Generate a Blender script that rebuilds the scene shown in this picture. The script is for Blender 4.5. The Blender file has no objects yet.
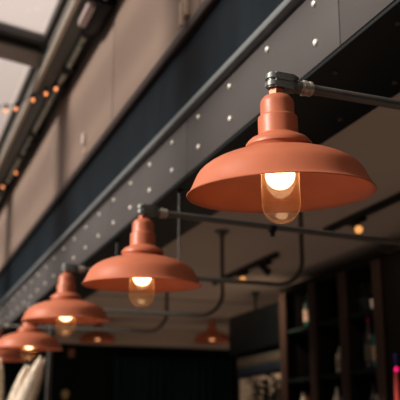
import bpy, bmesh, math, random
from mathutils import Vector, Matrix, Quaternion
random.seed(4)
scene = bpy.context.scene
COL = scene.collection
PI = math.pi

# ------------------------------------------------------------------ materials
def mat(name, col, rough=.6, metal=0., emit=None, estr=0., noise=0., nscale=8., bump=0., bscale=60., spec=.5,
        stretch=None):
    m = bpy.data.materials.new(name); m.use_nodes = True
    nt = m.node_tree; N = nt.nodes; L = nt.links
    b = N['Principled BSDF']
    b.inputs['Base Color'].default_value = (*col, 1)
    b.inputs['Roughness'].default_value = rough
    b.inputs['Metallic'].default_value = metal
    b.inputs['Specular IOR Level'].default_value = spec
    tc = N.new('ShaderNodeTexCoord'); mp = N.new('ShaderNodeMapping')
    L.new(tc.outputs['Object'], mp.inputs['Vector'])
    if stretch: mp.inputs['Scale'].default_value = stretch
    if noise > 0:
        t = N.new('ShaderNodeTexNoise'); t.inputs['Scale'].default_value = nscale; t.inputs['Detail'].default_value = 5
        L.new(mp.outputs['Vector'], t.inputs['Vector'])
        r = N.new('ShaderNodeValToRGB')
        r.color_ramp.elements[0].position = .3; r.color_ramp.elements[1].position = .7
        r.color_ramp.elements[0].color = (*[c*(1-noise) for c in col], 1)
        r.color_ramp.elements[1].color = (*[min(1, c*(1+noise)) for c in col], 1)
        L.new(t.outputs['Fac'], r.inputs['Fac']); L.new(r.outputs['Color'], b.inputs['Base Color'])
    if bump > 0:
        t2 = N.new('ShaderNodeTexNoise'); t2.inputs['Scale'].default_value = bscale
        L.new(mp.outputs['Vector'], t2.inputs['Vector'])
        bp = N.new('ShaderNodeBump'); bp.inputs['Strength'].default_value = bump; bp.inputs['Distance'].default_value = .002
        L.new(t2.outputs['Fac'], bp.inputs['Height']); L.new(bp.outputs['Normal'], b.inputs['Normal'])
    if emit:
        b.inputs['Emission Color'].default_value = (*emit, 1); b.inputs['Emission Strength'].default_value = estr
    return m

def glass_mat(name, tint, haze=0., hazecol=(1, .8, .6), rough=.03, refl=.45, edge=0.):
    """clear sheet glass: light passes straight through, fresnel reflection on top, a translucent haze that paints glow into it"""
    m = bpy.data.materials.new(name); m.use_nodes = True
    nt = m.node_tree; N = nt.nodes; L = nt.links; N.clear()
    out = N.new('ShaderNodeOutputMaterial')
    tr = N.new('ShaderNodeBsdfTransparent'); tr.inputs['Color'].default_value = (*tint, 1)
    gl = N.new('ShaderNodeBsdfGlossy'); gl.inputs['Roughness'].default_value = rough
    lw = N.new('ShaderNodeLayerWeight'); lw.inputs['Blend'].default_value = .5
    pw = N.new('ShaderNodeMath'); pw.operation = 'POWER'; pw.inputs[1].default_value = 5.; L.new(lw.outputs['Facing'], pw.inputs[0])
    fr = N.new('ShaderNodeMath'); fr.operation = 'MULTIPLY_ADD'; fr.inputs[1].default_value = refl; fr.inputs[2].default_value = .07
    L.new(pw.outputs[0], fr.inputs[0])
    mx = N.new('ShaderNodeMixShader')
    L.new(fr.outputs[0], mx.inputs['Fac']); L.new(tr.outputs[0], mx.inputs[1]); L.new(gl.outputs[0], mx.inputs[2])
    last = mx
    if haze > 0:
        tl = N.new('ShaderNodeBsdfTranslucent'); tl.inputs['Color'].default_value = (*hazecol, 1)
        m2 = N.new('ShaderNodeMixShader'); 
        hz = N.new('ShaderNodeMath'); hz.operation = 'MULTIPLY_ADD'; hz.inputs[1].default_value = edge; hz.inputs[2].default_value = haze  # edge haze paints a bright outline in place of refraction
        L.new(pw.outputs[0], hz.inputs[0]); L.new(hz.outputs[0], m2.inputs['Fac'])
        L.new(last.outputs[0], m2.inputs[1]); L.new(tl.outputs[0], m2.inputs[2]); last = m2
    L.new(last.outputs[0], out.inputs['Surface'])
    return m

M = {}
M['terra'] = mat('terracotta_paint', (.43, .122, .058), .44, noise=.06, nscale=14, bump=.12, bscale=220, spec=.4)
M['terra_dark'] = mat('copper_nut', (.34, .11, .06), .4, .4)
M['conduit'] = mat('cast_grey_metal', (.135, .145, .14), .42, .5, noise=.12, nscale=60, bump=.25, bscale=300)
M['pipe'] = mat('grey_conduit', (.13, .125, .115), .38, .55, noise=.08, nscale=30)
M['zinc'] = mat('zinc_coupling', (.50, .47, .42), .35, .75, noise=.15, nscale=40)
M['opal'] = mat('opal_bulb', (.9, .85, .8), .4, emit=(1, .62, .34), estr=7.5)
M['porcelain'] = mat('porcelain', (.7, .65, .6), .4)
M['jar'] = glass_mat('jar_glass', (1., .93, .84), haze=.085, hazecol=(1, .58, .28), rough=.04, refl=.8, edge=.5)  # amber haze puts the bulb's glow into the glass colour
M['wall'] = mat('beige_panel', (.33, .25, .21), .7, noise=.04, nscale=1.2, bump=.05, stretch=(1, 1, .3))
M['seam'] = mat('panel_seam', (.12, .085, .07), .8)
M['brown'] = mat('dark_brown_trim', (.022, .013, .012), .5)
M['navy'] = mat('navy_panel', (.006, .012, .018), .6, spec=.08, noise=.35, nscale=3., stretch=(1, 3, .7))
M['lip'] = mat('blue_grey_steel', (.17, .19, .20), .4, .2)
M['plate'] = mat('grey_steel_plate', (.066, .060, .060), .55, .0, spec=.3, noise=.10, nscale=2.5, bump=.08, bscale=30)
M['rivet'] = mat('lit_rivet', (.85, .82, .74), .45, .3)  # near-white colour stands in for light catching the rivets
M['rivet_dark'] = mat('rivet_dark', (.05, .05, .05), .5, .3)
M['soffit'] = mat('black_steel', (.005, .008, .009), .5, spec=.2)
M['ceil'] = mat('taupe_ceiling', (.52, .425, .355), .9, noise=.05, nscale=1.5)
M['dark'] = mat('dark_teal_wall', (.006, .012, .012), .8, spec=.1, noise=.3, nscale=2, stretch=(4, 4, .3))
M['curtain'] = mat('dark_teal_curtain', (.012, .042, .038), .85, spec=.1)
M['black'] = mat('black_paint', (.007, .009, .010), .45, spec=.25)
M['joinery'] = mat('black_joinery', (.005, .0045, .0045), .7, spec=.1)
M['edge'] = mat('brown_joinery_edge', (.042, .026, .022), .6, spec=.15, noise=.3, nscale=6, stretch=(1, 1, .2))
M['roofframe'] = mat('taupe_roof_frame', (.52, .44, .39), .6, noise=.05, nscale=3)
M['roofdark'] = mat('dark_roof_bar', (.05, .045, .042), .5)
M['cream_strip'] = mat('cream_strip', (.75, .67, .56), .5)
M['gutter'] = mat('gutter_grey', (.12, .13, .122), .45, noise=.1, nscale=4)
M['tube'] = mat('tube_painted_highlight', (.60, .64, .54), .35, noise=.25, nscale=9)  # pale green colour stands in for a reflected highlight on the tube
M['lens'] = mat('pale_lens', (.65, .55, .55), .35)
M['floor'] = mat('paving', (.09, .075, .065), .8, noise=.15, nscale=4)
M['floor_in'] = mat('pale_boards', (.15, .11, .085), .6, noise=.3, nscale=3, stretch=(6, .6, 1))
M['fairy'] = mat('fairy_glow', (.9, .5, .3), .4, emit=(1, .30, .10), estr=1.7)
M['spot'] = mat('spot_glow', (.9, .8, .6), .4, emit=(1, .40, .10), estr=1.0)
M['spot_off'] = mat('spot_dim', (.02, .02, .02), .3)
M['dimbulb'] = mat('dim_bulb', (.9, .7, .5), .4, emit=(1, .42, .16), estr=1.6)
M['plume'] = mat('cream_plume', (.85, .76, .64), .95, noise=.15, nscale=40)
M['stem'] = mat('straw_stem', (.35, .28, .15), .8)
M['vase'] = mat('clay_vase', (.25, .17, .12), .7, noise=.1)
M['screen'] = mat('dark_screen', (.003, .006, .008), .5, spec=.3)
M['plaster'] = mat('beige_plaster', (.75, .62, .50), .85, noise=.06)
M['leaf'] = mat('dark_leaf', (.007, .022, .012), .6)
M['roofglass'] = glass_mat('roof_glass', (.99, .96, .94), haze=.16, hazecol=(1, .93, .88))
M['brass'] = mat('dull_brass', (.10, .09, .07), .4, .5)

# ------------------------------------------------------------------ mesh helpers
def bm_box(bm, x0, x1, y0, y1, z0, z1, bev=0.):
    r = bmesh.ops.create_cube(bm, size=1)
    vs = r['verts']
    for v in vs:
        v.co = Vector((x0+(v.co.x+.5)*(x1-x0), y0+(v.co.y+.5)*(y1-y0), z0+(v.co.z+.5)*(z1-z0)))
    if bev > 0:
        es = list({e for v in vs for e in v.link_edges})
        bmesh.ops.bevel(bm, geom=es, offset=bev, segments=2, affect='EDGES', profile=.5)

def bm_lathe(bm, prof, seg=64, mtx=None, cap0=False, cap1=False):
    rings = []
    for r, z in prof:
        ring = []
        if r < 1e-6:
            v = bm.verts.new((0, 0, z)); ring = [v]*seg
        else:
            for k in range(seg):
                a = 2*PI*k/seg
                ring.append(bm.verts.new((r*math.cos(a), r*math.sin(a), z)))
        rings.append(ring)
    new = set()
    for i in range(len(rings)-1):
        A, B = rings[i], rings[i+1]
        for k in range(seg):
            k2 = (k+1) % seg
            q = []
            for v in (A[k], A[k2], B[k2], B[k]):
                if v not in q: q.append(v)
            if len(q) >= 3:
                try: bm.faces.new(q)
                except ValueError: pass
    if cap0 and prof[0][0] > 0: bm.faces.new(rings[0][::-1])
    if cap1 and prof[-1][0] > 0: bm.faces.new(rings[-1])
    vs = {v for r in rings for v in r}
    if mtx is not None:
        for v in vs: v.co = mtx @ v.co
    return vs

def bm_tube(bm, pts, rad, seg=16, caps=True):
    """swept circle along points; rad number or list"""
    pts = [Vector(p) for p in pts]; n = len(pts)
    rads = rad if isinstance(rad, (list, tuple)) else [rad]*n
    t0 = (pts[1]-pts[0]).normalized()
    ref = Vector((0, 0, 1)) if abs(t0.z) < .9 else Vector((1, 0, 0))
    nrm = t0.cross(ref).normalized()
    rings = []; tprev = t0
    for i, p in enumerate(pts):
        t = (pts[min(i+1, n-1)]-pts[max(i-1, 0)]).normalized()
        q = tprev.rotation_difference(t); nrm = (q @ nrm).normalized(); tprev = t
        b = t.cross(nrm).normalized()
        rings.append([bm.verts.new(p+rads[i]*(math.cos(2*PI*k/seg)*nrm+math.sin(2*PI*k/seg)*b)) for k in range(seg)])
    for i in range(n-1):
        for k in range(seg):
            k2 = (k+1) % seg
            bm.faces.new((rings[i][k], rings[i][k2], rings[i+1][k2], rings[i+1][k]))
    if caps:
        bm.faces.new(rings[0][::-1]); bm.faces.new(rings[-1])

def link(name, bm, m, parent=None, loc=None, smooth=True, angle=35, mats=None):
    bmesh.ops.recalc_face_normals(bm, faces=bm.faces)
    me = bpy.data.meshes.new(name); bm.to_mesh(me); bm.free()
    for mm in (mats or [m]): me.materials.append(mm)
    if smooth:
        for p in me.polygons: p.use_smooth = True
        try: me.set_sharp_from_angle(angle=math.radians(angle))
        except Exception: pass
    o = bpy.data.objects.new(name, me); COL.objects.link(o)
    if parent: o.parent = parent
    if loc is not None: o.location = loc
    return o

def tag(o, label=None, cat=None, group=None, kind=None):
    if label: o['label'] = label
    if cat: o['category'] = cat
    if group: o['group'] = group
    if kind: o['kind'] = kind
    return o

def empty(name, loc, label, cat, group=None):
    o = bpy.data.objects.new(name, None); COL.objects.link(o); o.location = loc; o.empty_display_size = .05
    return tag(o, label, cat, group)

def struct(name, bm, m, label=None, **k):
    o = link(name, bm, m, **k); o['kind'] = 'structure'
    if label: o['label'] = label; 
    return o

def part_box(name, x0, x1, y0, y1, z0, z1, m, parent, bev=.002):
    """box part, coordinates in world, parent Empty unrotated"""
    bm = bmesh.new(); p = parent.location if parent else Vector((0, 0, 0))
    bm_box(bm, x0-p.x, x1-p.x, y0-p.y, y1-p.y, z0-p.z, z1-p.z, bev)
    return link(name, bm, m, parent)

def copy_tree(o, parent=None):
    c = o.copy(); COL.objects.link(c)
    if parent: c.parent = parent
    for ch in [x for x in bpy.data.objects if x.parent == o]:
        copy_tree(ch, c)
    return c

# ------------------------------------------------------------------ setting
# floor: patio paving and the bar's boards
bm = bmesh.new(); bm_box(bm, -3.5, 1.18, -3, 14, -.1, 0)
tag(struct('floor_patio', bm, M['floor'], smooth=False), 'pale paving of the covered patio', 'floor')
bm = bmesh.new(); bm_box(bm, 1.18, 6.1, -3, 14, -.1, 0)
tag(struct('floor_bar', bm, M['floor_in'], smooth=False), 'dark floor inside the bar', 'floor')

# beige facade wall above the opening, built of tall panels with open seams
SEAMS = [-1.27, .14, 1.55, 2.95, 4.356, 5.77, 7.18, 8.6, 10.0, 11.4, 12.8, 14.2]
bm = bmesh.new()
for a, b in zip(SEAMS[:-1], SEAMS[1:]):
    bm_box(bm, 1.10, 1.13, a+.007, b-.007, 3.30, 4.07, .003)
tag(struct('wall_facade', bm, M['wall']), 'beige-brown panelled wall above the bar opening', 'wall')
bm = bmesh.new(); bm_box(bm, 1.13, 1.30, -1.27, 14.2, 3.24, 4.55)
struct('wall_backing', bm, M['seam'], smooth=False)
bm = bmesh.new(); bm_box(bm, 1.085, 1.13, -1.27, 14.2, 3.25, 3.298, .004)
struct('trim_1', bm, M['brown'])
# recessed navy band
bm = bmesh.new(); bm_box(bm, 1.112, 1.30, -1.27, 14.2, 2.90, 3.24)
struct('wall_recessed_band', bm, M['navy'], smooth=False)
# steel beam: lip, riveted plate, black underside
bm = bmesh.new(); bm_box(bm, 1.07, 1.20, -1.27, 14.2, 2.884, 2.910, .003)
struct('trim_2', bm, M['lip'])
beam = empty('steel_beam', (1.1, 6, 2.635), 'long grey riveted steel beam running above the bar opening', 'beam')
PS = [-1.27, .59, 1.85, 3.097, 4.35, 5.6, 6.85, 8.1, 9.35, 10.6, 11.85, 14.2]
for a, b in zip(PS[:-1], PS[1:]):
    part_box('face_plate', 1.10, 1.12, a+.002, b-.002, 2.637, 2.872, M['plate'], beam, .0015)
part_box('underside_flange', 1.104, 1.422, -1.27, 14.2, 2.625, 2.637, M['soffit'], beam, .002)
part_box('web', 1.12, 1.40, -1.27, 14.2, 2.637, 2.90, M['soffit'], beam, 0)
rv = bmesh.new(); bm_lathe(rv, [(.0105, 0), (.0105, .002), (.009, .0055), (.005, .0078), (0, .0085)], 14,
                           Matrix.Rotation(-PI/2, 4, 'Y'))
rp = link('rivet', rv, M['rivet'], beam, Vector((1.1, 1.985, 2.832))-beam.location)
first = True
for k in range(-1, 24):
    y = 1.985+.3235*k
    for z in (2.832, 2.707):
        if first: rp.location = Vector((1.1, y, z))-beam.location; first = False; continue
        c = rp.copy(); COL.objects.link(c); c.location = Vector((1.1, y, z))-beam.location
rv = bmesh.new(); bm_lathe(rv, [(.0105, 0), (.0105, -.002), (.009, -.0055), (.005, -.0078), (0, -.0085)], 14)
rp2 = link('rivet', rv, M['rivet_dark'], beam, Vector((1.16, 1.985, 2.625))-beam.location)
first = True
for k in range(-1, 7):
    y = 1.985+.3235*k
    for x in (1.16, 1.36):
        if first: rp2.location = Vector((x, y, 2.625))-beam.location; first = False; continue
        c = rp2.copy(); COL.objects.link(c); c.location = Vector((x, y, 2.625))-beam.location

# interior shell
bm = bmesh.new(); bm_box(bm, 1.40, 6.1, -3, 11.3, 2.82, 2.95)
tag(struct('ceiling', bm, M['ceil'], smooth=False), 'taupe ceiling inside the bar', 'ceiling')
bm = bmesh.new()
for y in (7.2, 8.6): bm_box(bm, 1.42, 6.0, y, y+.012, 2.814, 2.822)
struct('trim_3', bm, M['seam'], smooth=False)
bm = bmesh.new(); bm_box(bm, 1.42, 6.0, 9.3, 9.6, 2.66, 2.82)
struct('trim_4', bm, M['ceil'], smooth=False)
bm = bmesh.new(); bm_box(bm, .9, 6.1, 11.2, 11.4, 0, 2.95)
struct('wall_back', bm, M['dark'], smooth=False)
bm = bmesh.new(); bm_box(bm, 6.0, 6.2, -3, 11.4, 0, 2.95)
struct('wall_right', bm, M['dark'], smooth=False)
bm = bmesh.new(); bm_box(bm, 1.42, 6.0, -3.1, -3, 0, 2.95)
struct('wall_front', bm, M['dark'], smooth=False)

# curtain against the back wall
bm = bmesh.new()
n = 180; x0, x1 = 2.9, 4.6; fr = []
for i in range(n+1):
    t = i/n; x = x0+(x1-x0)*t; y = 11.08+.05*math.sin(t*2*PI*17)+.015*math.sin(t*91)
    fr.append((bm.verts.new((x, y, .05)), bm.verts.new((x, y, 2.66)), bm.verts.new((x, y+.02, 2.66)), bm.verts.new((x, y+.02, .05))))
for a, b in zip(fr[:-1], fr[1:]):
    for q in range(4): bm.faces.new((a[q], b[q], b[(q+1) % 4], a[(q+1) % 4]))
tag(link('curtain', bm, M['curtain']), 'dark teal pleated curtain on the far wall of the bar', 'curtain')

# door post in the opening
post = empty('door_post', (1.25, 6.5, 0), 'slim grey post standing in the bar opening behind the plumes', 'post')
part_box('shaft', 1.20, 1.235, 6.48, 6.52, .02, 2.61, M['roofdark'], post, .004)
part_box('foot_plate', 1.19, 1.31, 6.41, 6.57, 0, .02, M['roofdark'], post, .002)
part_box('head_plate', 1.19, 1.31, 6.41, 6.57, 2.61, 2.625, M['roofdark'], post, .002)

# ------------------------------------------------------------------ glass roof and gutter
def roofz(x): return 4.42 + .14*(.88-x)
def sloped(bm, x0, x1, y0, y1, dz0, dz1):
    vs = []
    for x in (x0, x1):
        for y in (y0, y1):
            for dz in (dz0, dz1): vs.append(bm.verts.new((x, y, roofz(x)+dz)))
    f = [(0, 1, 3, 2), (4, 6, 7, 5), (0, 4, 5, 1), (2, 3, 7, 6), (0, 2, 6, 4), (1, 5, 7, 3)]
    for q in f: bm.faces.new([vs[i] for i in q])
bm = bmesh.new()
sloped(bm, .935, 1.03, -3, 14, -.13, .03)       # edge purlin
tag(struct('trim_5', bm, mat('purlin_grey', (.16, .145, .135), .6), smooth=False), 'grey-brown edge beam of the glass roof', 'beam')
ys = [-2.28, .36, 3.0, 5.64, 8.28, 10.92, 13.56]
bm = bmesh.new()
for y in ys: sloped(bm, -3.2, .935, y+.17, y+.42, -.07, .03)
struct('trim_6', bm, M['roofframe'], smooth=False)
bm = bmesh.new()
for y in ys:
    sloped(bm, -3.2, .91, y, y+.06, -.05, .02)
    sloped(bm, -3.2, .91, y+.06, y+.17, -.01, .02)
    sloped(bm, -3.2, .91, y+.14, y+.168, -.06, .02)
sloped(bm, .90, .934, -3, 14, -.05, .02)  # dark strip in place of the shadow beside the panes
for x in (-.75, -2.2): sloped(bm, x-.04, x+.04, -3, 14, -.05, .02)
struct('trim_7', bm, M['roofdark'], smooth=False)
bm = bmesh.new()
for a, b in zip(ys[:-1], ys[1:]):
    for xa, xb in ((-.71, .90), (-2.16, -.79)): sloped(bm, xa, xb, a+.44, b, 0, .008)
tag(struct('window_1', bm, M['roofglass'], smooth=False), 'milky glass panes of the patio roof', 'window')
bm = bmesh.new(); bm_box(bm, .876, .906, -2.5, 14, 4.072, 4.092, .003)
tag(struct('trim_8', bm, M['cream_strip']), 'cream edging strip beside the gutter', 'trim')
bm = bmesh.new()
bm_box(bm, .908, 1.03, -2.5, 14, 4.075, 4.24, .006); bm_box(bm, .900, .906, -2.5, 14, 4.093, 4.22)
bm_box(bm, 1.03, 1.13, -2.5, 14, 4.13, 4.24)
tag(struct('trim_9', bm, M['gutter']), 'dark grey roof gutter along the top of the beige wall', 'gutter')

tube = empty('conduit_tube', (1.025, 6, 4.05), 'service tube with a pale green painted highlight clipped under the gutter above the beige wall', 'pipe')
bm = bmesh.new(); bm_tube(bm, [(0, y-6, 0) for y in (-2, 2, 4, 6, 8, 10, 13.5)], .019, 12)
link('pipe_run', bm, M['tube'], tube)
for y in (4.75, 5.35, 6.7, 7.3, 8.5, 9.5):
    bm = bmesh.new(); bm_box(bm, -.02, .05, -.06, .06, -.022, .03, .005)
    link('clip', bm, M['black'], tube, (0, y-6, 0))

# small fixtures on the gutter
def gutter_light(y, label):
    g = empty('flood_light', (1.0, y, 4.03), label, 'light')
    bm = bmesh.new(); bm_box(bm, -.012, .085, -.20, .20, -.03, .045, .012)
    link('housing', bm, M['black'], g)
    bm = bmesh.new(); bm_box(bm, -.062, -.012, -.13, .13, -.028, .03, .014)
    link('lens', bm, M['lens'], g)
    bm = bmesh.new(); bm_tube(bm, [(.05, .20, 0), (.055, .32, -.01), (.03, .42, .0)], .007, 8)
    link('cable', bm, M['black'], g)
gutter_light(4.50, 'small black light housing with a pale lens under the gutter, nearest the top edge')

# fairy light strings
def string(name, pts, bulbs, label, sockets=()):
    base = Vector(pts[0])
    s = empty(name, base, label, 'string lights', 'strings of small orange lights by the gutter')
    bm = bmesh.new()
    P = [Vector(p)-base for p in pts]; Q = []
    for i in range(len(P)-1):
        for k in range(6):
            t = k/6; a = P[i].lerp(P[i+1], t); a.z -= .02*math.sin(PI*t); Q.append(a)
    Q.append(P[-1])
    bm_tube(bm, Q, .004, 6); link('cable', bm, M['black'], s)
    for b in bulbs:
        c = Vector(b)-base
        bm = bmesh.new(); bm_tube(bm, [c+Vector((0, 0, .012)), c+Vector((0, 0, .055))], .011, 10)
        sk = link('socket', bm, M['black'], s)
        bm = bmesh.new(); bm_lathe(bm, [(0, -.015), (.007, -.012), (.012, -.004), (.012, .004), (.009, .013), (0, .014)], 14, Matrix.Translation(c))
        link('bulb', bm, M['fairy'], s)
    for c in sockets:
        c = Vector(c)-base
        bm = bmesh.new(); bm_tube(bm, [c+Vector((0, -.07, 0)), c+Vector((0, -.03, .0)), c+Vector((0, .05, 0)), c+Vector((0, .09, .01))], [.012, .026, .026, .012], 12)
        link('junction', bm, M['black'], s)
up = Vector((0, 0, .055))
B1 = [(1.001, 5.602, 4.0), (.951, 5.717, 4.0), (.883, 5.863, 4.0), (.793, 6.084, 4.0), (.729, 6.151, 4.0)]
string('fairy_lights', [(1.06, 5.30, 4.06)]+[tuple(Vector(b)+up) for b in B1]+[(.45, 6.6, 4.1), (.1, 7.0, 4.2), (-.7, 7.6, 4.60)], B1,
       'string of small orange lights crossing from the gutter towards the glass roof', [(1.05, 5.62, 4.03), (1.06, 5.75, 4.04)])
B2 = [(1.04, 7.695, 4.0), (.99, 8.207, 4.0)]
string('fairy_lights', [(1.075, 6.7, 4.05), (1.08, 7.3, 4.05)]+[tuple(Vector(b)+up) for b in B2]+[(1.05, 8.8, 4.05), (1.07, 9.6, 4.08)], B2,
       'string of small orange lights hanging under the gutter farther along the beige wall', [(1.05, 6.85, 4.03), (1.05, 7.05, 4.02), (1.03, 8.25, 4.03)])

# bits fixed to the facade wall
br = empty('wall_bracket', (1.10, 3.09, 3.33), 'pale metal bracket with a screw hole on the lower edge of the beige wall', 'bracket')
part_box('plate', 1.078, 1.099, 3.06, 3.12, 3.335, 3.52, M['plaster'], br, .003)
part_box('tongue', 1.062, 1.078, 3.075, 3.105, 3.29, 3.40, M['plaster'], br, .004)
bm = bmesh.new(); bm_lathe(bm, [(0, 0), (.010, 0), (.010, .004), (0, .004)], 12, Matrix.Translation((-.026, 0, .12)) @ Matrix.Rotation(PI/2, 4, 'Y'))
link('screw', bm, M['roofdark'], br)
ck = empty('wall_clip', (1.10, 5.0, 3.40), 'small white clip on the beige wall low down near the brown trim', 'clip')
part_box('clip_body', 1.075, 1.099, 4.99, 5.03, 3.40, 3.47, mat('white_clip', (.85, .8, .75), .4), ck, .004)
part_box('clip_foot', 1.088, 1.099, 4.985, 5.035, 3.34, 3.36, M['plaster'], ck, .002)

# ------------------------------------------------------------------ terracotta lamps
K = .4/189/.976; KR = .4/189
SH = [(31.2, 53.2), (33.4, 50.4), (33.6, 48.0), (32.2, 46.2), (32.0, 43.6), (34, 42.6), (38, 41.9), (45, 40.4), (53, 38.2), (60, 35.8), (67, 32.8), (73, 29.4), (78, 25.8),
      (81.5, 22.4), (84, 18.8), (86.6, 13.4), (89, 8.2), (91.2, 3.8), (92.8, 1.4), (94.5, .2)]
def shade_bm():
    bm = bmesh.new()
    outer = [(20.3, 60.0), (22.2, 58.6), (25.2, 57.3), (28.6, 55.6)] + SH
    prof = [(r*KR, h*K) for r, h in outer]
    inner = [((r-1.0)*KR, (h-1.0)*K) for r, h in outer[::-1]]
    inner[0] = (94.3*KR, -.7*K)
    bm_lathe(bm, prof+inner, 128)
    return bm
def make_lamp(label):
    t = empty('pendant_lamp', (0, 0, 0), label, 'lamp', 'terracotta barn lamps hung in a row')
    link('lamp_shade', shade_bm(), M['terra'], t, angle=40)
    bm = bmesh.new()
    bm_lathe(bm, [(r*KR, h*K) for r, h in [(6, 101.0), (11.0, 100.7), (13.2, 99.8), (16.6, 95.5), (17.4, 92.5), (17.4, 80.5), (18.0, 79.4), (19.8, 78.4), (20.3, 77),
                  (20.3, 61), (20.6, 60), (21.2, 59), (20.6, 58), (19.5, 58), (19.2, 76), (16.4, 80), (16.2, 91), (11, 98), (7, 99)]], 72)
    link('lamp_neck', bm, M['terra'], t, angle=30)
    bm = bmesh.new()
    bm_lathe(bm, [(0, 100), (8.2, 100), (8.2, 105.5), (6.8, 106.5), (6.8, 109), (0, 109)], 6)
    for v in bm.verts: v.co *= K
    link('hex_nut', bm, M['terra_dark'], t, angle=20)
    bm = bmesh.new()
    for v in bm_lathe(bm, [(0, 42), (14, 42), (15, 44), (15, 70), (10, 74), (0, 74)], 32): v.co *= K
    s = link('bulb_socket', bm, M['porcelain'], t)
    bm = bmesh.new()   # clear jar, open at the top inside the shade
    jar = [(17.6, 50), (18.6, 46), (18.8, 20), (18.8, -9.5)]
    for i in range(1, 13):
        a = i/12*PI/2; jar.append((18.8*math.cos(a), -9.5-19.5*math.sin(a)))
    jar[-1] = (0, -29)
    for v in bm_lathe(bm, jar, 64): v.co *= K
    link('glass_jar', bm, M['jar'], t)
    bm = bmesh.new()
    for v in bm_lathe(bm, [(18.9, -9), (19.3, -9.4), (19.3, -10.4), (18.9, -10.8)], 64): v.co *= K
    link('jar_seam', bm, M['jar'], t)
    bm = bmesh.new()
    pr = [(7, 44), (7.5, 36), (10, 30)]
    for i in range(0, 15):
        a = .95-(i/14)*(.95+PI/2); pr.append((14.6*math.cos(a), 19.5+14.6*math.sin(a)))
    pr[-1] = (0, 4.9)
    for v in bm_lathe(bm, pr, 40): v.co *= K
    link('light_bulb', bm, M['opal'], t)
    return t

F = 850.; HY = 440.; VX = -130.
pitch = math.atan((HY-200)/F); yaw = math.atan((200-VX)/math.hypot(F, HY-200))
CAM = Vector((0, 0, 1.6))

#   rim centre position, tilt towards the camera (deg), sideways lean (deg)
LAMPS = [
 ((.7650, 1.5583, 2.1000), 3.8, .9, 'large terracotta metal barn lamp in the foreground, nearest and biggest of the row'),
 ((.8090, 2.7250, 2.1020), 3.0, -.2, 'terracotta metal barn lamp hanging second from the front of the row'),
 ((.8050, 3.9500, 2.1370), 3.0, 1.2, 'blurred terracotta barn lamp hanging third from the front of the row'),
 ((.8350, 5.1500, 2.1230), 2.2, .0, 'blurred terracotta barn lamp above the cream plumes, between the third and the edge one'),
 ((.7900, 6.3000, 2.1500), 2.2, .0, 'farthest terracotta barn lamp, cut off by the left edge of the photo'),
]
LS = [(1, 1), (1.01, 1.035), (1.035, 1.0), (1.01, 1.02), (1, 1)]
proto = None; JOINTS = []
for pos, tilt, lean, lab in LAMPS:
    if proto is None: proto = o = make_lamp(lab)
    else: o = copy_tree(proto); o['label'] = lab
    o.location = pos
    P = Vector(pos); tocam = Vector((CAM.x-P.x, CAM.y-P.y, 0)).normalized()
    left = Vector((-math.cos(yaw), math.sin(yaw), 0))
    axis = (Vector((0, 0, 1)) + tocam*math.tan(math.radians(tilt)) + left*math.tan(math.radians(lean))).normalized()
    o.rotation_euler = Vector((0, 0, 1)).rotation_difference(axis).to_euler()
    JOINTS.append(P+axis*(113.5*K*LS[len(JOINTS)][1]))
    o.scale = (LS[len(JOINTS)-1][0],)*2+(LS[len(JOINTS)-1][1],)
    if len(JOINTS) > 1:
        for ch in o.children:
            if ch.name.split('.')[0] in ('light_bulb', 'glass_jar', 'jar_seam'): ch.location.z -= .008 if ch.name.startswith('glass') else .012

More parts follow.
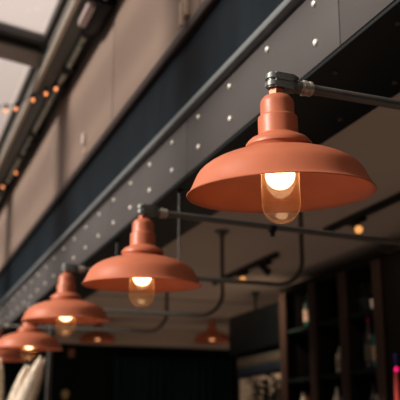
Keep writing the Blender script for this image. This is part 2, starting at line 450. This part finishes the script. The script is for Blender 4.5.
# ------------------------------------------------------------------ conduit arms
def arc_pts(p0, p1, p2, r, n=10):
    """p0 -> p1 -> p2 with the corner rounded by radius r"""
    p0, p1, p2 = Vector(p0), Vector(p1), Vector(p2)
    d0 = (p0-p1).normalized(); d2 = (p2-p1).normalized()
    half = d0.angle(d2)/2; tl = r/math.tan(half)
    a = p1+d0*tl; b = p1+d2*tl; c = p1+(d0+d2).normalized()*(r/math.sin(half))
    out = [p0]
    m0 = (a-c); m2 = (b-c)
    for i in range(n+1):
        t = i/n; q = m0.lerp(m2, t); q = q.normalized()*r; out.append(c+q)
    out.append(p2); return out
def conduit(J, E, label, top=2.82, extra=None):
    """J joint above the lamp, E corner where the pipe turns up to the ceiling"""
    t = empty('conduit_pipe', J, label, 'pipe', 'grey conduit pipes carrying the lamps')
    E = Vector(E); d = (E-J).normalized(); rot = d.to_track_quat('X', 'Z').to_matrix().to_4x4()
    # cast body: rounded oblong box with a lid line
    for nm, z0, z1, grow in (('conduit_body', -.0120, .0045, -.0006), ('body_lid', .0052, .0215, .0006)):
        bm = bmesh.new(); r = .0175+grow; n = 14; xs0, xs1 = -.006, .034
        lo, hi = [], []
        for k in range(2*n+2):
            a = PI/2+PI*k/n if k <= n else -PI/2+PI*(k-n-1)/n
            cx = xs0 if k <= n else xs1
            p = (cx+r*math.cos(a), r*math.sin(a))
            lo.append(bm.verts.new((p[0], p[1], z0))); hi.append(bm.verts.new((p[0], p[1], z1)))
        bm.faces.new(lo[::-1]); bm.faces.new(hi)
        m_ = len(lo)
        for k in range(m_): bm.faces.new((lo[k], lo[(k+1) % m_], hi[(k+1) % m_], hi[k]))
        es = [e for e in bm.edges if abs(e.verts[0].co.z-e.verts[1].co.z) < 1e-6]
        bmesh.ops.bevel(bm, geom=es, offset=.003, segments=2, affect='EDGES')
        bmesh.ops.transform(bm, matrix=rot, verts=bm.verts)
        link(nm, bm, M['conduit'], t)
    bm = bmesh.new(); bm_tube(bm, [rot @ Vector((x, 0, .000)) for x in (.040, .056, .066)], [.0125, .0135, .0130], 20)
    link('outlet', bm, M['conduit'], t)
    prof = [(.060, .0145), (.064, .0145), (.0645, .0175), (.072, .0175), (.0725, .0150), (.078, .0150), (.0785, .0168), (.084, .0168), (.0845, .0135), (.088, .0132)]
    bm = bmesh.new(); bm_tube(bm, [rot @ Vector((x-.003, 0, .001)) for x, r in prof], [r for x, r in prof], 24)
    link('coupling', bm, M['zinc'], t, angle=25)
    s = rot @ Vector((.070, 0, .001))
    El = E-J+Vector((0, 0, .001)); T = Vector((E.x-J.x, E.y-J.y, top-J.z))
    pts = arc_pts(s, El, T, .13, 12)
    bm = bmesh.new(); bm_tube(bm, pts, .0115, 20); link('pipe', bm, M['pipe'], t, angle=60)
    bm = bmesh.new(); bm_lathe(bm, [(0, 0), (.042, 0), (.045, -.004), (.044, -.009), (.022, -.012), (.017, -.016), (.017, -.040), (0, -.040)], 32, Matrix.Translation(T))
    link('ceiling_flange', bm, M['pipe'], t)
    if extra is not None:
        for f in extra:
            c = s.lerp(El, f)
            bm = bmesh.new(); bm_tube(bm, [c-d*.022, c-d*.020, c+d*.020, c+d*.022], [.012, .0165, .0165, .012], 20)
            link('pipe_coupling', bm, M['pipe'], t)
    return t
ENDS = [(1.95, 1.46), (1.95, 2.70), (1.957, 3.765), (1.880, 4.65), (1.875, 5.69)]
CL = ['foreground conduit pipe running to the right edge from above the biggest lamp',
      'conduit pipe of the second lamp, passing behind the biggest lamp with a small clamp',
      'conduit pipe of the third lamp, turning up to the ceiling behind the biggest lamp',
      'conduit pipe turning up to a round ceiling flange above the dim far pendant',
      'conduit pipe of the farthest lamp, turning up just right of the second lamp']
ZE = [2.285, 2.320, 2.338, 2.300, 2.325]
arms = []
for i, (J, e) in enumerate(zip(JOINTS, ENDS)):
    arms.append(conduit(J, (e[0], e[1], ZE[i]), CL[i], extra={3: [.28], 2: []}.get(i)))
# clamp on the second pipe
J = JOINTS[1]; E2 = Vector((ENDS[1][0], ENDS[1][1], ZE[1])); d = (E2-J).normalized()
f = (1.291-J.x)/(E2.x-J.x); c = (E2-J)*f+Vector((0, 0, -.004))
bm = bmesh.new(); bm_tube(bm, [c-d*.011, c+d*.011], .0155, 20)
cl = link('pipe_clamp', bm, M['black'], arms[1])
bm = bmesh.new(); bm_tube(bm, [c+Vector((0, 0, -.010)), c+Vector((0, 0, -.030))], .0085, 10)
link('clamp_bolt', bm, M['black'], cl)

# thin hanging rods under the beam
for (y, zb, lab) in ((3.289, 2.25, 'thin vertical rod hanging from the beam just right of the second lamp neck'),
                     (4.30, 2.42, 'thin vertical rod hanging from the beam just left of the second lamp neck')):
    r = empty('hanging_rod', (1.134, y, zb), lab, 'rod', 'thin rods hanging from the beam')
    bm = bmesh.new(); bm_tube(bm, [(0, 0, 0), (0, 0, 2.62-zb)], .0035, 10); link('rod', bm, M['roofdark'], r)
    bm = bmesh.new(); bm_lathe(bm, [(0, 0), (.016, 0), (.016, -.008), (0, -.008)], 16, Matrix.Translation((0, 0, 2.625-zb))); link('rod_cap', bm, M['black'], r)

# ------------------------------------------------------------------ track lights
def track(x, y0, y1, spots, label, slab):
    t = empty('light_track', (x, (y0+y1)/2, 2.82), label, 'track', 'black light tracks on the ceiling')
    part_box('rail', x-.017, x+.017, y0, y1, 2.785, 2.82, M['black'], t, .003)
    for (y, lit, dirv, lab) in spots:
        s = empty('track_spotlight', (x, y, 2.785), lab, 'spotlight', 'spotlights on the ceiling tracks')
        bm = bmesh.new(); bm_box(bm, -.02, .02, -.075, .075, -.022, 0, .003); link('adapter', bm, M['black'], s)
        bm = bmesh.new(); bm_tube(bm, [(0, 0, -.02), (0, 0, -.035)], .010, 10); link('swivel_stem', bm, M['black'], s)
        D = Vector(dirv).normalized(); rot = D.to_track_quat('Z', 'Y').to_matrix().to_4x4()
        mt = Matrix.Translation((0, 0, -.047)) @ rot
        bm = bmesh.new(); bm_lathe(bm, [(0, -.05), (.015, -.05), (.020, -.042), (.022, .0), (.027, .035), (.027, .045), (.023, .045), (.022, .036), (0, .036)], 28, mt)
        h = link('lamp_head', bm, M['black'], s)
        bm = bmesh.new(); bm_lathe(bm, [(0, .046), (.022, .046), (.022, .037), (0, .037)], 28, mt)
        link('lens', bm, M['spot'] if lit else M['spot_off'], s)
        if lit:   # added fill light below the head, aimed to brighten plaster and bottles
            ld = bpy.data.lights.new('fill_spot', 'SPOT'); ld.energy = 6 if y < 5 else 24; ld.color = (1, .72, .48); ld.spot_size = math.radians(130); ld.spot_blend = .6; ld.shadow_soft_size = .02
            lo = bpy.data.objects.new('fill_spot', ld); COL.objects.link(lo); lo.location = Vector((x, y, 2.785)) + Vector((0, 0, -.100)) + D*.02
            lo.rotation_euler = Vector((-.35, -.5, .8) if y < 5 else (-.45, -.6, .65)).normalized().to_track_quat('Z', 'Y').to_euler()
track(2.43, 2.6, 4.363, [(4.0, 1, (-.35, -.9, -.5), 'small glowing spotlight on the ceiling track right of the biggest lamp')],
      'black ceiling track running to the right edge beside the biggest lamp', '')
track(2.45, 5.07, 6.24, [(5.66, 1, (-.4, -.95, -.35), 'small glowing spotlight on the short track, nearer the left'),
                         (5.27, 0, (.8, -.1, -.7), 'unlit black spotlight on the short track, turned sideways')],
      'short black ceiling track in the middle of the bar ceiling, holding two spotlights', '')

# ------------------------------------------------------------------ dim pendants deep in the bar
def dim_pendant(pos, scale, label, lit=True, rot=(0, 0, 0)):
    t = empty('ceiling_pendant', pos, label, 'lamp', 'dim pendants deep in the bar')
    bm = shade_bm()
    link('lamp_shade', bm, M['terra'], t)
    bm = bmesh.new()
    for v in bm_lathe(bm, [(0, 58), (20.5, 59), (20.5, 78), (17.4, 81), (17.4, 94), (12, 100), (0, 101)], 32): v.co *= K
    link('lamp_neck', bm, M['terra'], t)
    bm = bmesh.new(); bm_tube(bm, [(0, 0, 100*K), (0, 0, 2.82-pos[2])], .011, 12); link('stem', bm, M['pipe'], t)
    bm = bmesh.new()
    for v in bm_lathe(bm, [(0, 2), (9, 5), (13, 14), (13, 22), (8, 30), (6, 54), (0, 54)], 24): v.co *= K
    link('light_bulb', bm, M['dimbulb'], t)
    t.rotation_euler = rot
dim_pendant((3.27, 8.39, 2.60), 1, 'dim dark pendant with a small glowing bulb beside the wall screen')
dim_pendant((2.14, 8.8, 2.60), 1, 'dim pendant half hidden behind the rim of the third lamp')

# ------------------------------------------------------------------ bar shelving
SX = 2.85
unit = empty('bar_shelving', (SX, 5.2, 0), 'tall dark open bar shelving full of bottles', 'shelf')
part_box('back_panel', 3.15, 3.18, 4.44, 5.88, 0, 2.72, M['joinery'], unit, 0)
part_box('top_board', SX, 3.15, 4.44, 5.88, 2.68, 2.72, M['joinery'], unit, .003)
for k, y in enumerate((5.83, 5.355, 4.924, 4.497)):
    dv = part_box('divider', SX+.006, 3.15, y-.015, y+.015, 0, 2.68, M['joinery'], unit, .001)
    part_box('divider_edge', SX-.012, SX+.006, y-.048, y+.042, 0, 2.68, M['edge'], unit, .002)
bays = [(5.37, 5.815), (4.94, 5.34), (4.512, 4.909)]
ZS = [2.39, 2.03, 1.67, 1.30, .95]
for a, b in bays:
    for z in ZS: part_box('shelf_board', SX+.01, 3.15, a, b, z-.025, z, M['dark'], unit, .001)
# tall black end cabinet at the right
cab = empty('tall_cabinet', (2.85, 3.9, 0), 'tall plain black cabinet at the right end of the shelving', 'cabinet')
part_box('carcass', 2.86, 3.14, 3.0, 4.44, 0, 2.70, M['joinery'], cab, .003)
for a, b in ((3.02, 3.70), (3.72, 4.40)):
    dr = part_box('door', 2.842, 2.86, a, b, .1, 2.67, M['joinery'], cab, .002)
    hb = bmesh.new(); y = b-.05-cab.location.y if a < 3.5 else a+.05-cab.location.y
    bm_tube(hb, [(-.02, y, 1.0), (-.02, y, 1.25)], .006, 8); bm_box(hb, -.02, -.008, y-.005, y+.005, 1.02, 1.03); bm_box(hb, -.02, -.008, y-.005, y+.005, 1.22, 1.23)
    link('handle', hb, M['brass'], dr)

def bottle(pos, h, r, body, neckc, label, cap=None, kind='bottle', group='bottles on the bar shelves'):
    t = empty('liquor_bottle', pos, label, 'bottle', group)
    bm = bmesh.new(); bm_lathe(bm, [(0, 0), (r*.9, 0), (r, .006), (r, h*.58), (r*.85, h*.66), (r*.42, h*.76), (r*.34, h*.80), (r*.34, h*.93), (0, h*.93)], 20)
    link('glass_body', bm, body, t)
    bm = bmesh.new(); bm_lathe(bm, [(r*1.02, h*.16), (r*1.04, h*.17), (r*1.04, h*.46), (r*1.02, h*.47)], 20)
    link('paper_label', bm, neckc, t)
    bm = bmesh.new(); bm_lathe(bm, [(0, h), (r*.38, h), (r*.40, h*.99), (r*.40, h*.90), (r*.36, h*.90)], 16)
    link('cap', bm, cap or M['black'], t)
    return t
def gm(n, c, r=.15): return mat(n, c, r, spec=.6)
b_teal = gm('bottle_teal', (.02, .12, .11)); b_clear = gm('bottle_pale', (.62, .58, .50)); b_amber = gm('bottle_amber', (.16, .06, .02))
b_green = gm('bottle_green', (.02, .08, .03)); b_red = gm('bottle_red', (.30, .02, .08)); b_dark = gm('bottle_dark', (.02, .02, .025))
p_cream = gm('paper_cream', (.85, .62, .50), .7); p_white = gm('paper_white', (.9, .86, .78), .7); p_pink = gm('paper_pink', (.8, .45, .42), .7)
p_dark = gm('paper_dark', (.06, .05, .04), .7); p_tan = gm('paper_tan', (.35, .26, .16), .7)
BX = 2.925
bottle((BX, 5.55, 2.39), .27, .038, b_teal, p_cream, 'teal bottle with a cream label alone on the top left shelf')
bottle((BX, 5.03, 2.03), .27, .034, b_clear, p_white, 'pale clear bottle on the middle shelf of the centre bay, nearer the right divider')
bottle((BX, 5.12, 2.03), .20, .030, b_clear, p_tan, 'short pale bottle with a tan label behind the taller pale one in the centre bay')
bottle((BX, 4.655, 2.03), .29, .032, b_teal, p_tan, 'dark teal bottle with a tan label on the middle shelf of the right bay')
bottle((BX, 4.60, 2.03), .23, .030, b_clear, p_pink, 'pale pinkish bottle beside the right divider on the middle shelf')
bottle((BX, 4.74, 2.03), .33, .034, b_dark, p_dark, 'tall dark bottle with a crimson cap on the middle shelf of the right bay', cap=gm('cap_crimson', (.45, .02, .10), .4))
for y, h, bb, pp, lab in ((5.68, .26, b_clear, p_white, 'pale bottle with a white label, leftmost on the lowest visible left shelf'),
                      (5.60, .24, b_amber, p_cream, 'amber bottle with a cream label on the lowest visible left shelf'),
                      (5.50, .27, b_teal, p_white, 'teal bottle with a white label on the lowest visible left shelf'),
                      (5.18, .27, b_clear, p_white, 'pale bottle left on the lowest visible centre shelf'),
                      (5.00, .28, b_clear, p_tan, 'pale bottle with a tan label beside the divider on the lowest centre shelf'),
                      (4.62, .29, b_clear, p_white, 'pale bottle on the lowest visible shelf of the right bay'),
                      (4.72, .25, b_dark, p_dark, 'dark bottle on the lowest visible shelf of the right bay')):
    bottle((BX, y, 1.67), h+.03, .036, bb, pp, lab)
# cup and trailing plant on the right bay top shelf
cup = empty('white_cup', (BX-.03, 4.60, 2.39), 'small white cup on the top shelf of the right bay', 'cup')
bm = bmesh.new(); bm_lathe(bm, [(0, 0), (.022, 0), (.028, .01), (.032, .06), (.029, .06), (.026, .012), (0, .008)], 24); link('cup_body', bm, p_white, cup)
bm = bmesh.new(); bm_tube(bm, [(0, -.028, .045), (0, -.048, .045), (0, -.052, .03), (0, -.044, .018), (0, -.026, .016)], .004, 8); link('cup_handle', bm, p_white, cup)

def leafy(name, pos, size, n, label, pot=True, mleaf='leaf', stretch=1., potm='black', cat='plant'):
    t = empty(name, pos, label, cat)
    ph = .10 if pot else 0
    if pot:
        bm = bmesh.new(); bm_lathe(bm, [(0, 0), (.05, 0), (.062, .09), (.066, .10), (.058, .10), (.05, .08), (0, .08)], 24); link('pot', bm, M[potm], t)
    bm = bmesh.new(); rnd = random.Random(n)
    bs = bmesh.new()
    for i in range(n):
        th = rnd.uniform(0, 2*PI); rr = size*math.sqrt(rnd.random())*.8; hh = ph+rnd.uniform(.02, 1)*size*1.6*stretch
        p = Vector((rr*math.cos(th), rr*math.sin(th), hh)); s = size*rnd.uniform(.28, .48)
        dirv = Vector((math.cos(th), math.sin(th), rnd.uniform(-.4, .8))).normalized(); side = dirv.cross(Vector((0, 0, 1))).normalized()
        nn = side.cross(dirv)
        V = [bm.verts.new(p+q) for q in (-dirv*s*.1, dirv*s*.5+side*s*.3-nn*s*.05, dirv*s*1.1-nn*s*.15, dirv*s*.5-side*s*.3-nn*s*.05)]
        bm.faces.new((V[0], V[1], V[2])); bm.faces.new((V[0], V[2], V[3]))
        if i % 5 == 0: bm_tube(bs, [(0, 0, ph*.8), (p.x*.5, p.y*.5, (ph+p.z)*.5), tuple(p)], .0025, 5)
    link('foliage', bm, M[mleaf], t); link('stems', bs, M[mleaf], t)
leafy('potted_plant', (2.96, 4.80, 2.39), .06, 70, 'small dark green potted plant on the top shelf of the right bay')

# bottle with painted pink light in front of the black cabinet, on a bar ledge
ledge = empty('bar_ledge', (2.62, 3.95, 0), 'narrow black bar ledge in front of the tall cabinet', 'counter')
part_box('ledge_top', 2.50, 2.78, 3.1, 4.25, 1.68, 1.71, M['black'], ledge, .004)
for y in (3.2, 4.15): part_box('ledge_leg', 2.60, 2.66, y-.03, y+.03, 0, 1.68, M['black'], ledge, .003)
bt = empty('ornate_bottle', (2.60, 3.96, 1.71), 'tall red bottle with pink light painted as a glowing ball and blue top at the right edge', 'bottle')
bm = bmesh.new(); bm_lathe(bm, [(0, 0), (.016, 0), (.018, .01), (.018, .12), (.015, .20), (.010, .24), (0, .24)], 24); link('glass_body', bm, gm('bottle_ruby', (.45, .06, .05)), bt)
bm = bmesh.new(); bm_lathe(bm, [(0, .235), (.009, .240), (.013, .252), (.009, .264), (0, .270)], 20); link('ball', bm, mat('magenta_glow', (.8, .02, .2), .4, emit=(1, .01, .16), estr=.9), bt)  # emission stands in for pink light on the bottle neck
bm = bmesh.new(); bm_lathe(bm, [(0, .268), (.006, .272), (.009, .30), (.011, .32), (.008, .335), (0, .34)], 20); link('stopper', bm, gm('stopper_blue', (.06, .06, .28)), bt)

# ------------------------------------------------------------------ screen, partition, picture, plant
part = empty('bar_partition', (3.02, 6.45, 0), 'dark low partition carrying the screen left of the shelving', 'partition')
part_box('board', 3.00, 3.08, 5.93, 7.12, 0, 2.55, M['joinery'], part, .003)
part_box('plaster_face', 2.985, 3.00, 5.93, 7.00, 1.0, 2.115, M['plaster'], part, .002)
tv = empty('wall_screen', (2.95, 6.45, 2.5), 'dark flat screen hung under the ceiling left of the shelving', 'screen')
part_box('casing', 2.93, 2.965, 5.94, 7.10, 2.33, 2.66, M['black'], tv, .004)
part_box('display', 2.924, 2.93, 5.96, 7.08, 2.35, 2.64, M['screen'], tv, .001)
part_box('ceiling_mount', 2.965, 2.985, 6.60, 6.62, 2.60, 2.82, M['black'], tv, .002)
part_box('mount_plate', 2.95, 3.00, 6.57, 6.65, 2.80, 2.82, M['black'], tv, .002)
pm = bpy.data.materials.new('blurred_picture'); pm.use_nodes = True
nt = pm.node_tree; N = nt.nodes; L = nt.links; b = N['Principled BSDF']; b.inputs['Roughness'].default_value = .4
tc = N.new('ShaderNodeTexCoord'); sp = N.new('ShaderNodeSeparateXYZ'); L.new(tc.outputs['Generated'], sp.inputs[0])
nz = N.new('ShaderNodeTexNoise'); nz.inputs['Scale'].default_value = 4.; L.new(tc.outputs['Generated'], nz.inputs['Vector'])
ma = N.new('ShaderNodeMath'); ma.operation = 'MULTIPLY_ADD'; ma.inputs[1].default_value = .35; L.new(nz.outputs['Fac'], ma.inputs[0]); L.new(sp.outputs['Z'], ma.inputs[2])
rp_ = N.new('ShaderNodeValToRGB'); e = rp_.color_ramp.elements
e[0].position = .2; e[0].color = (.012, .02, .05, 1); e[1].position = 1.1; e[1].color = (.10, .11, .09, 1)
x_ = e.new(.5); x_.color = (.02, .03, .055, 1); x_ = e.new(.68); x_.color = (.05, .075, .075, 1); x_ = e.new(.85); x_.color = (.20, .12, .095, 1)
L.new(ma.outputs[0], rp_.inputs['Fac']); L.new(rp_.outputs['Color'], b.inputs['Base Color'])
pic = empty('wall_picture', (2.98, 6.4, 2.1), 'dim blue and pinkish picture panel under the dark screen', 'picture')
part_box('picture_frame', 2.972, 2.998, 5.98, 7.02, 2.118, 2.30, M['black'], pic, .002)
part_box('picture_face', 2.966, 2.972, 6.00, 7.00, 2.135, 2.285, pm, pic, .0005)
leafy('leafy_plant', (2.86, 6.22, 1.50), (.15), 520, 'dark leafy plant in front of the beige plaster below the screen', stretch=2.0)
stand = empty('plant_stand', (2.86, 6.22, 0), 'black stand under the leafy plant', 'stand')
part_box('stand_top', 2.77, 2.95, 6.13, 6.31, 1.47, 1.50, M['black'], stand, .003)
part_box('stand_column', 2.83, 2.89, 6.19, 6.25, .03, 1.47, M['black'], stand, .003)
part_box('stand_foot', 2.74, 2.98, 6.10, 6.34, 0, .03, M['black'], stand, .003)

# faint little lights on the far wall
for i, (x, z, lab) in enumerate(((2.36, 2.69, 'faint reddish glow lamp high on the far dark wall'), (2.30, 2.16, 'faint amber glow lamp low on the far dark wall'))):
    s = empty('wall_lamp', (x, 11.2, z), lab, 'lamp')
    part_box('back_plate', x-.05, x+.05, 11.17, 11.2, z-.06, z+.06, M['black'], s, .003)
    em = mat('faint_glow_'+('amber' if i else 'red'), (.06, .045, .02), .5, emit=(1, .6, .2) if i else (1, .25, .12), estr=.045 if i else .025)
    bm = bmesh.new(); bm_lathe(bm, [(0, -.05), (.035, -.045), (.05, .03), (.03, .06), (0, .06)], 20, Matrix.Translation((0, -.085, 0))); link('glow_shade', bm, em, s)

# ------------------------------------------------------------------ pampas plumes in a floor vase
vs = empty('floor_vase', (.60, 4.2, 0), 'tall clay vase on the patio floor holding the cream plumes', 'vase')
bm = bmesh.new(); bm_lathe(bm, [(0, 0), (.12, 0), (.15, .1), (.16, .4), (.10, .75), (.09, .82), (.105, .85), (.095, .85), (.08, .82), (.09, .75), (.14, .4), (.13, .1), (0, .05)], 40)
link('vase_body', bm, M['vase'], vs)
def plume(base, top, bot, r, label, seed, r0=None):
    """fluffy plume between bot and top, on a stem from the vase"""
    base, top, bot = Vector(base), Vector(top), Vector(bot)
    t = empty('pampas_plume', base, label, 'dried grass', 'cream pampas plumes in the vase')
    bm = bmesh.new(); bm_tube(bm, [(0, 0, 0), tuple((bot-base)*.6+Vector((0, 0, .05))), tuple(bot-base), tuple(top-base)], [.004, .004, .003, .002], 6)
    link('stem', bm, M['stem'], t)
    bm = bmesh.new(); rnd = random.Random(seed); ax = (top-bot); Ln = ax.length; axn = ax.normalized()
    q = axn.to_track_quat('Z', 'X')
    core = []
    for i in range(11):
        u = i/10; core.append((r*.72*(math.sin(PI*min(1, (u*.85+.12)))**.6), u*Ln*.97))
    core = [(0, 0)]+core+[(0, Ln)]
    bm_lathe(bm, core, 16, Matrix.Translation(bot-base) @ q.to_matrix().to_4x4())
    for i in range(2600):
        u = rnd.random(); a = rnd.uniform(0, 2*PI)
        env = r*(math.sin(PI*min(1, u*.85+.12))**.6)
        rad = (q @ Vector((math.cos(a), math.sin(a), 0)))
        p0 = bot-base+ax*u+rad*env*.55
        tip = p0+rad*env*rnd.uniform(.35, .6)+axn*rnd.uniform(.03, .07)
        side = rad.cross(axn)*.0016
        mid = (p0+tip)/2+rad*env*.08
        v = [bm.verts.new(p) for p in (p0-side, p0+side, mid+side, mid-side, tip)]
        bm.faces.new((v[0], v[1], v[2], v[3])); bm.faces.new((v[3], v[2], v[4]))
    link('plume_head', bm, M['plume'], t, smooth=False)
VB = (.60, 4.2, .84)
plume(VB, (.722, 4.15, 1.935), (.605, 4.2, 1.56), .052, 'right-leaning cream plume with its pointed tip under the fourth lamp', 3)
plume((.59, 4.2, .84), (.672, 4.24, 1.90), (.59, 4.29, 1.54), .045, 'cream plume close behind the right-leaning one, its blunt top slightly lower', 5)
plume((.58, 4.2, .84), (.562, 4.38, 1.945), (.530, 4.38, 1.52), .052, 'upright cream plume at the left edge of the photo', 8)

# ------------------------------------------------------------------ light
w = bpy.data.worlds.new('sky'); scene.world = w; w.use_nodes = True
nt = w.node_tree; N = nt.nodes; L = nt.links
bg = N['Background']
tc = N.new('ShaderNodeTexCoord'); nz = N.new('ShaderNodeTexNoise'); nz.inputs['Scale'].default_value = 2.5; nz.inputs['Detail'].default_value = 4
L.new(tc.outputs['Generated'], nz.inputs['Vector'])
r = N.new('ShaderNodeValToRGB'); r.color_ramp.elements[0].color = (.80, .68, .64, 1); r.color_ramp.elements[1].color = (1., .90, .86, 1)
r.color_ramp.elements[0].position = .3; r.color_ramp.elements[1].position = .7
L.new(nz.outputs['Fac'], r.inputs['Fac'])
# bright sky overhead, darker built-up surroundings towards and below the horizon
sx = N.new('ShaderNodeSeparateXYZ'); L.new(tc.outputs['Generated'], sx.inputs[0])
mr = N.new('ShaderNodeMapRange'); mr.inputs['From Min'].default_value = .25; mr.inputs['From Max'].default_value = .6
L.new(sx.outputs['Z'], mr.inputs['Value'])
mc = N.new('ShaderNodeMix'); mc.data_type = 'RGBA'; mc.inputs[6].default_value = (.055, .05, .048, 1)
L.new(mr.outputs[0], mc.inputs[0]); L.new(r.outputs['Color'], mc.inputs[7]); L.new(mc.outputs[2], bg.inputs['Color'])
bg.inputs['Strength'].default_value = 1.05
sd = bpy.data.lights.new('sun', 'SUN'); sd.energy = 6.2; sd.angle = math.radians(9); sd.color = (1., .90, .80)
so = bpy.data.objects.new('sun', sd); COL.objects.link(so)
tosun = Vector((-.88, .03, .47)).normalized()
so.rotation_euler = tosun.to_track_quat('Z', 'Y').to_euler()

# ------------------------------------------------------------------ camera
cd = bpy.data.cameras.new('camera'); cam = bpy.data.objects.new('camera', cd); COL.objects.link(cam)
cam.location = CAM; cam.rotation_euler = (PI/2+pitch, 0, -yaw)
cd.sensor_width = 36; cd.lens = F/400*36; cd.clip_start = .05; cd.clip_end = 200
cd.dof.use_dof = True; cd.dof.focus_distance = 1.78; cd.dof.aperture_fstop = 5.0
scene.camera = cam

vs_ = scene.view_settings
vs_.view_transform = 'Standard'; vs_.look = 'None'; vs_.gamma = 1; vs_.exposure = 0; vs_.use_curve_mapping = False
scene.cycles.use_denoising = True
scene.cycles.max_bounces = 10; scene.cycles.transparent_max_bounces = 16
